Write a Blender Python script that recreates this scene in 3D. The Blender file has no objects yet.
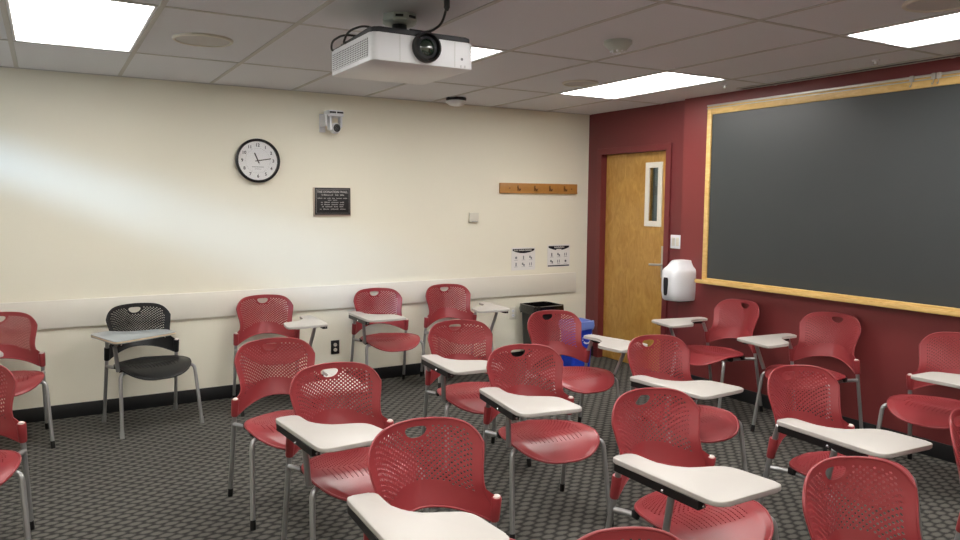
import bpy, bmesh, math, random
from mathutils import Vector, Matrix
from math import sin, cos, pi, radians, sqrt

# ------------------------------------------------------------ camera, world, light, exposure
scene = bpy.context.scene
C = scene.collection
CAMZ = 1.54
cam_data = bpy.data.cameras.new('camera')
cam = bpy.data.objects.new('camera', cam_data)
C.objects.link(cam)
cam_data.sensor_width = 36.0
cam_data.lens = 737.77 / 960.0 * 36.0
cam_data.clip_start = 0.05
cam.matrix_world = (Matrix.Translation((0, 0, CAMZ)) @ Matrix.Rotation(-0.5312, 4, 'Z')
                    @ Matrix.Rotation(pi / 2 - 0.0935, 4, 'X') @ Matrix.Rotation(0.0067, 4, 'Z'))
scene.camera = cam

world = bpy.data.worlds.new('world')
scene.world = world
world.use_nodes = True
world.node_tree.nodes['Background'].inputs[0].default_value = (0.55, 0.75, 1.0, 1)
world.node_tree.nodes['Background'].inputs[1].default_value = 2.0

sun_data = bpy.data.lights.new('daylight', 'SUN')
sun_data.energy = 2.5
sun_data.angle = radians(10)
sun_data.color = (0.36, 0.61, 1.0)
sun = bpy.data.objects.new('daylight', sun_data)
C.objects.link(sun)
sun.location = (-6, 0, 5)
sun.rotation_euler = Vector((1.0, 0.62, -0.35)).to_track_quat('-Z', 'Y').to_euler()

PANEL = 8.0          # strength of the ceiling light diffusers
vs = scene.view_settings
vs.view_transform = 'Standard'
vs.look = 'None'
vs.gamma = 1.0
vs.use_curve_mapping = False
vs.exposure = 0.82

# ------------------------------------------------------------ room numbers
CEIL = CAMZ + 0.849
YW = 5.84
XD = 4.675            # wall with the door
XB = 4.62            # wall with the blackboard, standing a little proud
YJ = 4.52
XL = -1.40
YS = -2.60

# ------------------------------------------------------------ materials
def srgb(r, g, b):
    f = lambda c: (c / 255 / 12.92) if c / 255 <= 0.04045 else ((c / 255 + 0.055) / 1.055) ** 2.4
    return (f(r), f(g), f(b), 1)

class NT:
    def __init__(s, m):
        s.t = m.node_tree; s.n = s.t.nodes; s.l = s.t.links
        s.b = s.n['Principled BSDF']
    def node(s, ty, **kw):
        n = s.n.new(ty)
        for k, v in kw.items(): setattr(n, k, v)
        return n
    def math(s, op, a, b=None, c=None):
        n = s.n.new('ShaderNodeMath'); n.operation = op
        for i, v in enumerate((a, b, c)):
            if v is None: continue
            if isinstance(v, (int, float)): n.inputs[i].default_value = v
            else: s.l.new(v, n.inputs[i])
        return n.outputs[0]
    def mix(s, f, a, b):
        n = s.n.new('ShaderNodeMix'); n.data_type = 'RGBA'
        if isinstance(f, (int, float)): n.inputs[0].default_value = f
        else: s.l.new(f, n.inputs[0])
        for i, v in ((6, a), (7, b)):
            if isinstance(v, tuple): n.inputs[i].default_value = v
            else: s.l.new(v, n.inputs[i])
        return n.outputs[2]

def mat(name, col, rough=0.5, metal=0.0, noise=0.0, nscale=40, bump=0.0, bscale=200, spec=0.5, coat=0.0):
    m = bpy.data.materials.new(name); m.use_nodes = True
    t = NT(m)
    t.b.inputs['Base Color'].default_value = col
    t.b.inputs['Roughness'].default_value = rough
    t.b.inputs['Metallic'].default_value = metal
    t.b.inputs['Specular IOR Level'].default_value = spec
    if coat: t.b.inputs['Coat Weight'].default_value = coat
    tc = t.node('ShaderNodeTexCoord')
    if noise:
        n = t.node('ShaderNodeTexNoise'); n.inputs['Scale'].default_value = nscale; n.inputs['Detail'].default_value = 3
        t.l.new(tc.outputs['Object'], n.inputs['Vector'])
        d = tuple(c * (1 - noise) for c in col[:3]) + (1,)
        e = tuple(min(1, c * (1 + noise)) for c in col[:3]) + (1,)
        t.l.new(t.mix(n.outputs['Fac'], d, e), t.b.inputs['Base Color'])
    if bump:
        n = t.node('ShaderNodeTexNoise'); n.inputs['Scale'].default_value = bscale; n.inputs['Detail'].default_value = 2
        t.l.new(tc.outputs['Object'], n.inputs['Vector'])
        b = t.node('ShaderNodeBump'); b.inputs['Strength'].default_value = bump; b.inputs['Distance'].default_value = 0.002
        t.l.new(n.outputs['Fac'], b.inputs['Height']); t.l.new(b.outputs['Normal'], t.b.inputs['Normal'])
    return m

M = {}
M['cream'] = mat('cream_wall_paint', srgb(233, 229, 211), 0.55, noise=0.015, nscale=3, bump=0.12, bscale=260)
M['maroon_bay'] = mat('maroon_bay_tone_step', srgb(108, 45, 47), 0.42, noise=0.03, nscale=4, bump=0.12, bscale=240)  # tone step of the door bay put into the colour; lighting alone lacks it
M['maroon'] = mat('maroon_wall_paint', srgb(121, 50, 50), 0.42, noise=0.03, nscale=4, bump=0.12, bscale=240)
M['maroon_trim'] = mat('maroon_gloss_paint', srgb(112, 45, 47), 0.35)
M['tile'] = mat('ceiling_tile', srgb(220, 222, 227), 0.9, noise=0.05, nscale=120, bump=0.5, bscale=300)
M['tbar'] = mat('ceiling_grid_metal', srgb(190, 189, 185), 0.6)
M['rubber'] = mat('black_rubber', srgb(24, 25, 27), 0.45)
M['rail'] = mat('pale_rail_paint', srgb(226, 222, 210), 0.45)
M['red'] = mat('red_chair_plastic', srgb(149, 56, 60), 0.33, bump=0.08, bscale=900, noise=0.02)
M['black_plastic'] = mat('black_chair_plastic', srgb(19, 20, 22), 0.4, bump=0.08, bscale=900)
M['steel'] = mat('silver_painted_steel', srgb(166, 166, 166), 0.32, metal=0.62)
M['chrome'] = mat('bright_steel', srgb(205, 205, 208), 0.18, metal=1.0)
M['black'] = mat('black_plastic', srgb(18, 18, 19), 0.38)
M['tablet'] = mat('speckled_white_laminate', srgb(187, 183, 177), 0.42, noise=0.05, nscale=700)
M['tablet_edge'] = mat('white_edge_band', srgb(186, 182, 177), 0.4)
M['grey_laminate'] = mat('grey_laminate', srgb(146, 152, 154), 0.35, noise=0.04, nscale=600)
M['wood_edge'] = mat('beige_edge_band', srgb(206, 186, 156), 0.5)
M['cap'] = mat('pale_screw_cap', srgb(222, 206, 200), 0.3)
M['white'] = mat('white_plastic', srgb(222, 224, 228), 0.32)
M['offwhite'] = mat('ivory_plastic', srgb(214, 210, 196), 0.4)
M['paper'] = mat('white_paper', srgb(226, 224, 220), 0.7)
M['ink'] = mat('dark_navy_ink', srgb(24, 26, 40), 0.6)
M['greyink'] = mat('grey_ink', srgb(120, 124, 128), 0.7)
M['slate'] = mat('blackboard_slate', srgb(57, 61, 62), 0.42, noise=0.06, nscale=2.5, spec=0.5)
M['bag'] = mat('black_bin_liner', srgb(12, 12, 14), 0.22, bump=0.9, bscale=45)
M['bin'] = mat('black_bin_plastic', srgb(20, 20, 22), 0.4)
M['blue'] = mat('blue_bin_plastic', srgb(28, 62, 190), 0.4)
M['blue_liner'] = mat('pale_blue_bin_liner', srgb(112, 134, 205), 0.35, bump=0.8, bscale=60)
M['brass_plate'] = mat('plaque_bronze_black', srgb(10, 10, 11), 0.5)
M['plaque_rim'] = mat('plaque_metal_edge', srgb(188, 172, 156), 0.4, metal=0.3)
M['plaque_text'] = mat('plaque_lettering', srgb(178, 174, 172), 0.5)
M['bamboo'] = mat('oak_hook_board', srgb(178, 126, 62), 0.45, noise=0.12, nscale=25)
M['dark_wood'] = mat('hook_brown', srgb(126, 84, 40), 0.4)
M['grille'] = mat('grille_dark', srgb(60, 64, 62), 0.6)
M['proj_top'] = mat('projector_dark_top', srgb(24, 25, 32), 0.5)
M['lens'] = mat('lens_glass', srgb(28, 44, 34), 0.05, spec=1.0, coat=1.0)
M['lens_green'] = mat('lens_inner_green', srgb(120, 140, 96), 0.2)
M['mount'] = mat('mount_grey_plastic', srgb(178, 184, 176), 0.5)
M['silver'] = mat('satin_silver', srgb(196, 193, 187), 0.35, metal=0.7)
M['dark_window'] = mat('smoked_plastic', srgb(52, 54, 58), 0.15)
M['corridor'] = mat('corridor_paint', srgb(120, 124, 116), 0.7)

def wood_mat(name, c1, c2, scale, vec, rough=0.4):
    m = bpy.data.materials.new(name); m.use_nodes = True; t = NT(m)
    tc = t.node('ShaderNodeTexCoord'); mp = t.node('ShaderNodeMapping'); mp.inputs['Scale'].default_value = vec
    t.l.new(tc.outputs['Object'], mp.inputs['Vector'])
    n = t.node('ShaderNodeTexNoise'); n.inputs['Scale'].default_value = scale; n.inputs['Detail'].default_value = 5
    n.inputs['Distortion'].default_value = 1.2; n.inputs['Roughness'].default_value = 0.6
    t.l.new(mp.outputs[0], n.inputs['Vector'])
    r = t.node('ShaderNodeValToRGB'); r.color_ramp.elements[0].position = 0.32; r.color_ramp.elements[1].position = 0.68
    r.color_ramp.elements[0].color = c1; r.color_ramp.elements[1].color = c2
    t.l.new(n.outputs['Fac'], r.inputs[0]); t.l.new(r.outputs[0], t.b.inputs['Base Color'])
    t.b.inputs['Roughness'].default_value = rough
    return m
M['door_wood'] = wood_mat('birch_door_veneer', srgb(170, 124, 56), srgb(197, 154, 84), 5.5, (3.0, 3.0, 1.2), 0.3)
M['frame_wood'] = wood_mat('maple_board_frame', srgb(206, 168, 96), srgb(226, 192, 126), 8, (4, 1.0, 4), 0.4)

def carpet():
    m = bpy.data.materials.new('woven_grey_carpet'); m.use_nodes = True; t = NT(m)
    tc = t.node('ShaderNodeTexCoord'); sep = t.node('ShaderNodeSeparateXYZ')
    t.l.new(tc.outputs['Object'], sep.inputs[0])
    nz = t.node('ShaderNodeTexNoise'); nz.inputs['Scale'].default_value = 30
    t.l.new(tc.outputs['Object'], nz.inputs['Vector'])
    wob = t.math('MULTIPLY', t.math('SUBTRACT', nz.outputs['Fac'], 0.5), 0.35)
    ys = t.math('ADD', t.math('DIVIDE', sep.outputs[1], 0.040), wob)
    row = t.math('FLOOR', ys)
    par = t.math('MULTIPLY', t.math('MODULO', t.math('ABSOLUTE', row), 2.0), 0.5)
    xs = t.math('ADD', t.math('ADD', t.math('DIVIDE', sep.outputs[0], 0.076), par), wob)
    fx = t.math('ABSOLUTE', t.math('SUBTRACT', t.math('FRACT', xs), 0.5))      # 0 centre .. .5 edge
    fy = t.math('SUBTRACT', t.math('FRACT', ys), 0.5)
    ex = t.math('MULTIPLY', fx, 2.15)
    ey = t.math('MULTIPLY', fy, 1.75)
    d = t.math('SQRT', t.math('ADD', t.math('MULTIPLY', ex, ex), t.math('MULTIPLY', ey, ey)))
    fine = t.node('ShaderNodeTexNoise'); fine.inputs['Scale'].default_value = 420; fine.inputs['Detail'].default_value = 2
    t.l.new(tc.outputs['Object'], fine.inputs['Vector'])
    d2 = t.math('ADD', d, t.math('MULTIPLY', t.math('SUBTRACT', fine.outputs['Fac'], 0.5), 0.9))
    r = t.node('ShaderNodeValToRGB'); r.color_ramp.elements[0].position = 0.55; r.color_ramp.elements[1].position = 1.15
    r.color_ramp.elements[0].color = srgb(*CARP_HI); r.color_ramp.elements[1].color = srgb(*CARP_LO)
    t.l.new(d2, r.inputs[0]); t.l.new(r.outputs[0], t.b.inputs['Base Color'])
    t.b.inputs['Roughness'].default_value = 0.95; t.b.inputs['Specular IOR Level'].default_value = 0.1
    b = t.node('ShaderNodeBump'); b.inputs['Strength'].default_value = 0.8; b.inputs['Distance'].default_value = 0.006
    t.l.new(t.math('SUBTRACT', 1.0, d2), b.inputs['Height']); t.l.new(b.outputs['Normal'], t.b.inputs['Normal'])
    return m
CARP_HI = (107, 105, 99); CARP_LO = (60, 59, 57)
M['carpet'] = carpet()

def panel_mat():
    m = bpy.data.materials.new('lit_diffuser'); m.use_nodes = True; t = NT(m)
    tc = t.node('ShaderNodeTexCoord'); sep = t.node('ShaderNodeSeparateXYZ'); t.l.new(tc.outputs['Object'], sep.inputs[0])
    d = t.math('ABSOLUTE', t.math('SUBTRACT', t.math('ABSOLUTE', sep.outputs[0]), 0.155))
    g = t.math('POWER', t.math('MAXIMUM', t.math('SUBTRACT', 1.0, t.math('DIVIDE', d, 0.13)), 0.0), 1.3)
    e = t.math('MULTIPLY', t.math('ADD', t.math('MULTIPLY', g, 1.25), 0.42), PANEL)
    t.b.inputs['Base Color'].default_value = (0.8, 0.8, 0.8, 1)
    t.b.inputs['Emission Color'].default_value = (1.0, 0.965, 0.925, 1)
    t.l.new(e, t.b.inputs['Emission Strength'])
    return m
M['panel'] = panel_mat()

def glass_mat():
    m = bpy.data.materials.new('clear_glass'); m.use_nodes = True; t = NT(m)
    t.b.inputs['Base Color'].default_value = (0.85, 0.92, 0.9, 1); t.b.inputs['Roughness'].default_value = 0.02
    t.b.inputs['Transmission Weight'].default_value = 1.0; t.b.inputs['IOR'].default_value = 1.45
    return m
M['glass'] = glass_mat()
def pane_mat():
    m = bpy.data.materials.new('window_pane'); m.use_nodes = True
    nt = m.node_tree; nt.nodes.clear()
    o = nt.nodes.new('ShaderNodeOutputMaterial'); a = nt.nodes.new('ShaderNodeBsdfTransparent'); g = nt.nodes.new('ShaderNodeBsdfGlossy')
    g.inputs['Roughness'].default_value = 0.03; x = nt.nodes.new('ShaderNodeMixShader'); x.inputs[0].default_value = 0.06
    nt.links.new(a.outputs[0], x.inputs[1]); nt.links.new(g.outputs[0], x.inputs[2]); nt.links.new(x.outputs[0], o.inputs[0])
    return m
M['pane'] = pane_mat()

# ------------------------------------------------------------ mesh helpers
def new_obj(name, me, parent=None):
    o = bpy.data.objects.new(name, me); C.objects.link(o)
    if parent: o.parent = parent
    return o
def build(name, bm, m, parent=None, smooth=35, loc=None, rot=None):
    me = bpy.data.meshes.new(name)
    bm.normal_update(); bm.to_mesh(me); bm.free()
    for k in (m if isinstance(m, (list, tuple)) else [m]): me.materials.append(k)
    if smooth:
        me.polygons.foreach_set('use_smooth', [True] * len(me.polygons))
        me.set_sharp_from_angle(angle=radians(smooth))
    o = new_obj(name, me, parent)
    if loc: o.location = loc
    if rot: o.rotation_euler = rot
    return o
def tag(o, label, cat, group=None):
    o['label'] = label; o['category'] = cat
    if group: o['group'] = group
    return o
def struct(o): o['kind'] = 'structure'; return o
def empty(name, loc=(0, 0, 0), rz=0.0):
    o = bpy.data.objects.new(name, None); C.objects.link(o); o.empty_display_size = 0.1
    o.location = loc; o.rotation_euler = (0, 0, rz); return o

def box(bm, x0, x1, y0, y1, z0, z1, bev=0.0, mi=0):
    v = [bm.verts.new((x, y, z)) for x in (x0, x1) for y in (y0, y1) for z in (z0, z1)]
    fs = [(0, 1, 3, 2), (4, 6, 7, 5), (0, 4, 5, 1), (2, 3, 7, 6), (0, 2, 6, 4), (1, 5, 7, 3)]
    faces = [bm.faces.new([v[i] for i in f]) for f in fs]
    for f in faces: f.material_index = mi
    if bev:
        es = list({e for f in faces for e in f.edges})
        r = bmesh.ops.bevel(bm, geom=es, offset=bev, segments=2, affect='EDGES', profile=0.5)
        for f in r['faces']: f.material_index = mi
def bx(x0, x1, y0, y1, z0, z1, bev=0.0):
    bm = bmesh.new(); box(bm, x0, x1, y0, y1, z0, z1, bev); return bm

def fillet(pts, r, n=6):
    out = [Vector(pts[0])]
    for i in range(1, len(pts) - 1):
        p, a, b = Vector(pts[i]), Vector(pts[i - 1]), Vector(pts[i + 1])
        da, db = (a - p), (b - p)
        k = min(r, da.length * 0.48, db.length * 0.48)
        A = p + da.normalized() * k; B = p + db.normalized() * k
        for j in range(n + 1):
            t = j / n
            out.append(A * (1 - t) ** 2 + p * 2 * t * (1 - t) + B * t * t)
    out.append(Vector(pts[-1])); return out
def tube(bm, pts, r, seg=10, cap=True, radii=None, flat=1.0):
    pts = [Vector(p) for p in pts]; rings = []
    up = None
    for i, p in enumerate(pts):
        t = (pts[min(i + 1, len(pts) - 1)] - pts[max(i - 1, 0)]).normalized()
        if up is None:
            up = t.orthogonal().normalized()
        up = (up - t * up.dot(t)).normalized(); s = t.cross(up)
        rr = radii[i] if radii else r
        rings.append([bm.verts.new(p + (up * cos(a) + s * sin(a) * flat) * rr) for a in [2 * pi * k / seg for k in range(seg)]])
    for i in range(len(rings) - 1):
        for k in range(seg):
            bm.faces.new((rings[i][k], rings[i][(k + 1) % seg], rings[i + 1][(k + 1) % seg], rings[i + 1][k]))
    if cap:
        bm.faces.new(list(reversed(rings[0]))); bm.faces.new(rings[-1])
def lathe(bm, prof, seg=32, axis='Z', c=(0, 0, 0), mi=0):
    c = Vector(c); rings = []
    for r, h in prof:
        ring = []
        for k in range(seg):
            a = 2 * pi * k / seg; u, v = r * cos(a), r * sin(a)
            p = {'Z': (u, v, h), 'Y': (u, h, v), 'X': (h, u, v)}[axis]
            ring.append(bm.verts.new(c + Vector(p)))
        rings.append(ring)
    for i in range(len(rings) - 1):
        for k in range(seg):
            f = bm.faces.new((rings[i][k], rings[i][(k + 1) % seg], rings[i + 1][(k + 1) % seg], rings[i + 1][k])); f.material_index = mi
    for rg in (rings[0], rings[-1]):
        f = bm.faces.new(rg); f.material_index = mi
    bmesh.ops.recalc_face_normals(bm, faces=bm.faces)
def prism(bm, poly, z0, z1, mi=0, top_mi=None, bev=0.0):
    n = len(poly)
    a = [bm.verts.new((x, y, z0)) for x, y in poly]; b = [bm.verts.new((x, y, z1)) for x, y in poly]
    fs = []
    for i in range(n):
        f = bm.faces.new((a[i], a[(i + 1) % n], b[(i + 1) % n], b[i])); f.material_index = mi; fs.append(f)
    f0 = bm.faces.new(list(reversed(a))); f1 = bm.faces.new(b); f0.material_index = mi; f1.material_index = mi if top_mi is None else top_mi
    if bev:
        bmesh.ops.bevel(bm, geom=list(f1.edges) + list(f0.edges), offset=bev, segments=2, affect='EDGES', profile=0.5)
    bmesh.ops.recalc_face_normals(bm, faces=bm.faces)
def round_poly(pts, rad, n=6):
    out = []; N = len(pts)
    for i in range(N):
        p = Vector(pts[i]); a = Vector(pts[i - 1]); b = Vector(pts[(i + 1) % N]); r = rad[i] if isinstance(rad, (list, tuple)) else rad
        da, db = a - p, b - p; k = min(r, da.length * .49, db.length * .49)
        A = p + da.normalized() * k; B = p + db.normalized() * k
        for j in range(n + 1):
            t = j / n; q = A * (1 - t) ** 2 + p * 2 * t * (1 - t) + B * t * t; out.append((q.x, q.y))
    return out
def interp(tab, x):
    if x <= tab[0][0]: return tab[0][1]
    for (a, va), (b, vb) in zip(tab, tab[1:]):
        if x <= b:
            t = (x - a) / (b - a); t = t * t * (3 - 2 * t) if False else t
            return va + (vb - va) * t
    return tab[-1][1]
def smooth_tab(tab, n=60, it=10):
    a, b = tab[0][0], tab[-1][0]
    xs = [a + (b - a) * i / n for i in range(n + 1)]; ys = [interp(tab, x) for x in xs]
    for _ in range(it):
        ys = [ys[0]] + [(ys[i - 1] + 2 * ys[i] + ys[i + 1]) / 4 for i in range(1, n)] + [ys[-1]]
    return list(zip(xs, ys))

def text_mesh(bm, s, size, mat4, depth=0.0006, mi=0, align='CENTER'):
    cu = bpy.data.curves.new('t', 'FONT'); cu.body = s; cu.size = size; cu.align_x = align; cu.align_y = 'CENTER'; cu.extrude = depth; cu.offset = size * .022
    o = bpy.data.objects.new('t', cu); C.objects.link(o)
    dg = bpy.context.evaluated_depsgraph_get(); me = bpy.data.meshes.new_from_object(o.evaluated_get(dg))
    me.transform(mat4)
    n0 = len(bm.faces); bm.from_mesh(me); bm.faces.ensure_lookup_table()
    for f in bm.faces[n0:]: f.material_index = mi
    bpy.data.objects.remove(o); bpy.data.curves.remove(cu); bpy.data.meshes.remove(me)

# ------------------------------------------------------------ room shell
struct(build('floor', bx(XL - .15, XD + .15, YS - .15, YW + .15, -0.1, 0.0), M['carpet'], smooth=0))
struct(build('wall_back', bx(XL - .12, XD + .12, YW, YW + .12, 0, CEIL + .1), M['cream'], smooth=0))
struct(build('wall_front', bx(XL - .12, XD + .12, YS - .12, YS, 0, CEIL + .1), M['cream'], smooth=0))
# left wall with an unseen high window, placed to produce the cream-wall glow
WY0, WY1, WZ0, WZ1 = 3.2, 5.35, 2.03, 2.365
bm = bmesh.new()
box(bm, XL - .12, XL, YS, WY0, 0, CEIL + .1); box(bm, XL - .12, XL, WY1, YW, 0, CEIL + .1)
box(bm, XL - .12, XL, WY0, WY1, 0, WZ0); box(bm, XL - .12, XL, WY0, WY1, WZ1, CEIL + .1)
struct(build('wall_left', bm, M['cream'], smooth=0))
w = struct(empty('unseen_window_1', (XL, (WY0 + WY1) / 2, WZ0)))
bm = bmesh.new(); hw = (WY1 - WY0) / 2; hh = WZ1 - WZ0
box(bm, -.09, -.03, -hw, hw, 0, .03); box(bm, -.09, -.03, -hw, hw, hh - .03, hh)
box(bm, -.09, -.03, -hw, -hw + .03, .03, hh - .03); box(bm, -.09, -.03, hw - .03, hw, .03, hh - .03); box(bm, -.09, -.03, -.015, .015, .03, hh - .03)
build('window_frame', bm, M['white'], w, smooth=0)
build('pane', bx(-.062, -.058, -hw + .03, hw - .03, .03, hh - .03), M['pane'], w, smooth=0)

# right wall: door bay and the blackboard wall standing proud of it
DY0, DY1, DZ = 4.748, 5.635, 2.002
bm = bmesh.new()
box(bm, XB, XD + .12, YS, YJ, 0, CEIL + .1)
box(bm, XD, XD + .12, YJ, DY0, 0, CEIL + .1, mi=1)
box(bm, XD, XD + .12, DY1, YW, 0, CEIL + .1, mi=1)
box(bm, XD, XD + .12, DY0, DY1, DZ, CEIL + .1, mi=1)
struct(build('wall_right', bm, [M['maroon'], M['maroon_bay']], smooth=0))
# room beyond the door glass
bm = bmesh.new()
box(bm, 6.2, 6.3, 3.6, 6.6, 0, 2.5); box(bm, XD + .12, 6.2, 3.5, 3.6, 0, 2.5); box(bm, XD + .12, 6.2, 6.5, 6.6, 0, 2.5)
box(bm, XD + .12, 6.2, 3.6, 6.5, 2.5, 2.6); box(bm, XD + .15, 6.2, 3.6, 6.5, -.1, 0)
struct(build('wall_corridor', bm, M['corridor'], smooth=0))

# door frame
bm = bmesh.new()
F = .047
for (y0, y1, z0, z1) in ((DY0 - F, DY0 + .012, 0, DZ + F), (DY1 - .012, DY1 + F, 0, DZ + F), (DY0, DY1, DZ - .012, DZ + F)):
    box(bm, XD - .018, XD + .001, y0, y1, z0, z1, 0.002)
for (y0, y1, z0, z1) in ((DY0, DY0 + .012, 0, DZ), (DY1 - .012, DY1, 0, DZ), (DY0 + .012, DY1 - .012, DZ - .012, DZ)):
    box(bm, XD, XD + .118, y0, y1, z0, z1)
struct(build('trim_1', bm, M['maroon_trim'], smooth=0))
# door slab with vision panel
door = struct(empty('door_1', (XD + .05, (DY0 + DY1) / 2, 0)))
dy = (DY0 + DY1) / 2
VY0, VY1, VZ0, VZ1 = 4.90 - dy, 5.02 - dy, 1.365, 1.85
a, b = DY0 + .014 - dy, DY1 - .014 - dy
bm = bmesh.new()
box(bm, 0, .044, a, VY0, .008, DZ - .014); box(bm, 0, .044, VY1, b, .008, DZ - .014)
box(bm, 0, .044, VY0, VY1, .008, VZ0); box(bm, 0, .044, VY0, VY1, VZ1, DZ - .014)
bmesh.ops.remove_doubles(bm, verts=bm.verts, dist=1e-5)
build('door_leaf', bm, M['door_wood'], door, smooth=0)
bm = bmesh.new()
for (y0, y1, z0, z1) in ((VY0 - .045, VY0 + .004, VZ0 - .045, VZ1 + .045), (VY1 - .004, VY1 + .045, VZ0 - .045, VZ1 + .045),
                         (VY0, VY1, VZ0 - .045, VZ0 + .004), (VY0, VY1, VZ1 - .004, VZ1 + .045)):
    box(bm, -.014, .0, y0, y1, z0, z1, .002)
o = build('glass_frame', bm, M['rail'], door, smooth=0); o['label'] = 'pale cream frame around the narrow door glass'
build('glass_pane', bx(.018, .024, VY0, VY1, VZ0, VZ1), M['glass'], door, smooth=0)
hx = 4.822 - dy
bm = bmesh.new(); box(bm, -.008, 0, hx - .022, hx + .022, .865, 1.15, .003)
lathe(bm, [(.013, -.016), (.013, 0)], 16, 'X', (0, hx, 1.10))
h = build('lock_plate', bm, M['silver'], door); h['label'] = 'tall silver lock plate'
bm = bmesh.new(); tube(bm, fillet([(-.004, hx, .985), (-.055, hx, .985), (-.058, hx + .115, .98)], .02), .0095, 10)
lathe(bm, [(.02, -.012), (.02, -.006)], 20, 'X', (0, hx, .985))
build('lever_handle', bm, M['silver'], h)

# rail, baseboards
struct(build('trim_2', bx(XL, 4.531, YW - .022, YW, .643, .838, .004), M['rail']))
struct(build('baseboard_back', bx(XL, XD, YW - .012, YW, 0, .10, .003), M['rubber']))
bm = bmesh.new(); box(bm, XB - .012, XB, YS, YJ + .012, 0, .10, .003); box(bm, XB, XD, YJ, YJ + .012, 0, .10, .003)
box(bm, XD - .012, XD, YJ + .012, DY0 - F, 0, .10, .003); box(bm, XD - .012, XD, DY1 + F, YW - .012, 0, .10, .003)
struct(build('baseboard_right', bm, M['rubber']))

# ------------------------------------------------------------ ceiling grid
GX0, GY0, TX, TY = 0.483, 2.4084, 0.61, 1.22
LIGHT_COLS = (-1, 2, 5); LIGHT_ROWS = (1, -1, -3)       # tiles holding lights: column i spans GX0+i*TX .. +TX
bm = bmesh.new()
for i in range(-4, 7):
    for j in range(-6, 4):
        if i in LIGHT_COLS and j in LIGHT_ROWS: continue
        x0, x1 = GX0 + i * TX, GX0 + (i + 1) * TX; y0, y1 = GY0 + j * TY, GY0 + (j + 1) * TY
        x0, x1 = max(x0, XL), min(x1, XD + .02); y0, y1 = max(y0, YS), min(y1, YW)
        if x1 - x0 < .02 or y1 - y0 < .02: continue
        box(bm, x0 + .004, x1 - .004, y0 + .004, y1 - .004, CEIL + .004, CEIL + .02)
for i in range(-3, 8):
    x = GX0 + i * TX
    if XL < x < XD: box(bm, x - .012, x + .012, YS, YW, CEIL, CEIL + .03, mi=1)
for j in range(-6, 4):
    y = GY0 + j * TY
    if YS < y < YW: box(bm, XL, XD, y - .010, y + .010, CEIL + .0008, CEIL + .03, mi=1)
box(bm, XL, XD, YW - .02, YW, CEIL + .001, CEIL + .012, mi=1)
box(bm, XL - .12, XD + .12, YS - .12, YW + .12, CEIL + .12, CEIL + .15)
struct(build('ceiling', bm, [M['tile'], M['tbar']], smooth=0))

# ------------------------------------------------------------ ceiling lights
LNAMES = {(-1, 1): 'lit rectangular ceiling light in the left corner of the picture, nearest the cream wall',
          (2, 1): 'lit ceiling light half hidden behind the projector',
          (5, 1): 'lit ceiling light nearest the door, above the left end of the blackboard',
          (5, -1): 'lit ceiling light at the top right, above the blackboard',
          (2, -1): 'lit ceiling light of which only one bright corner shows at the top edge'}
def make_light():
    r = empty('ceiling_light')
    bm = bmesh.new(); hx, hy, fr = TX / 2 - .013, TY / 2 - .011, .014
    for (x0, x1, y0, y1) in ((-hx, -hx + fr, -hy, hy), (hx - fr, hx, -hy, hy), (-hx + fr, hx - fr, -hy, -hy + fr), (-hx + fr, hx - fr, hy - fr, hy)):
        box(bm, x0, x1, y0, y1, .001, .03, 0.002)
    build('frame', bm, M['white'], r)
    build('diffuser', bx(-hx + fr, hx - fr, -hy + fr, hy - fr, .006, .012), M['panel'], r, smooth=0)
    return r
def copy_tree(o, parent=None):
    c = o.copy(); C.objects.link(c)
    if parent: c.parent = parent; c.matrix_parent_inverse = o.matrix_parent_inverse.copy()
    for ch in o.children: copy_tree(ch, c)
    return c
first = None
for i in LIGHT_COLS:
    for j in LIGHT_ROWS:
        if first is None: first = make_light(); o = first
        else: o = copy_tree(first)
        o.location = (GX0 + (i + .5) * TX, GY0 + (j + .5) * TY, CEIL)
        if (i, j) in LNAMES: tag(o, LNAMES[(i, j)], 'ceiling light', 'ceiling lights')
        else: tag(o, 'lit ceiling light outside the picture, behind the camera', 'ceiling light', 'ceiling lights')

# ------------------------------------------------------------ small things on the ceiling
def speaker(x, y, r, label):
    o = empty('ceiling_speaker', (x, y, CEIL)); tag(o, label, 'ceiling speaker', 'round ceiling speakers')
    bm = bmesh.new(); lathe(bm, [(r, .006), (r, -.004), (r - .006, -.009), (r - .014, -.009), (r - .018, -.003), (r - .018, .004)], 40)
    build('rim', bm, M['offwhite'], o)
    bm = bmesh.new(); lathe(bm, [(r - .017, .004), (r - .017, -.0035), (r * .5, -.006), (.002, -.007)], 40)
    g = build('grille', bm, M['spk'], o); g['label'] = 'finely perforated round grille'
M['spk'] = mat('speaker_grille', srgb(196, 194, 190), 0.7, noise=0.15, nscale=900)
speaker(.765, 4.25, .155, 'round white ceiling speaker above the clock, beside the left light')
speaker(3.36, 4.31, .13, 'small round ceiling speaker beside the light nearest the door')
speaker(3.30, 1.78, .15, 'round ceiling speaker cut off by the top right edge')
o = empty('smoke_detector', (2.672, 3.11, CEIL)); tag(o, 'white cone shaped smoke detector on a ceiling tile right of the projector', 'smoke detector')
bm = bmesh.new(); lathe(bm, [(.075, .005), (.075, -.012), (.07, -.016), (.045, -.045), (.03, -.05), (.002, -.052)], 32)
build('detector_body', bm, M['mount'], o)
bm = bmesh.new()
for k in range(8):
    a = k * pi / 4; box(bm, .036 * cos(a) - .004, .036 * cos(a) + .004, .036 * sin(a) - .004, .036 * sin(a) + .004, -.056, -.044)
build('sensor_ring', bm, M['white'], o)
o = empty('occupancy_sensor', (2.99, 5.50, CEIL)); tag(o, 'pale dome sensor with black ring on the ceiling close to the cream wall', 'sensor')
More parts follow.
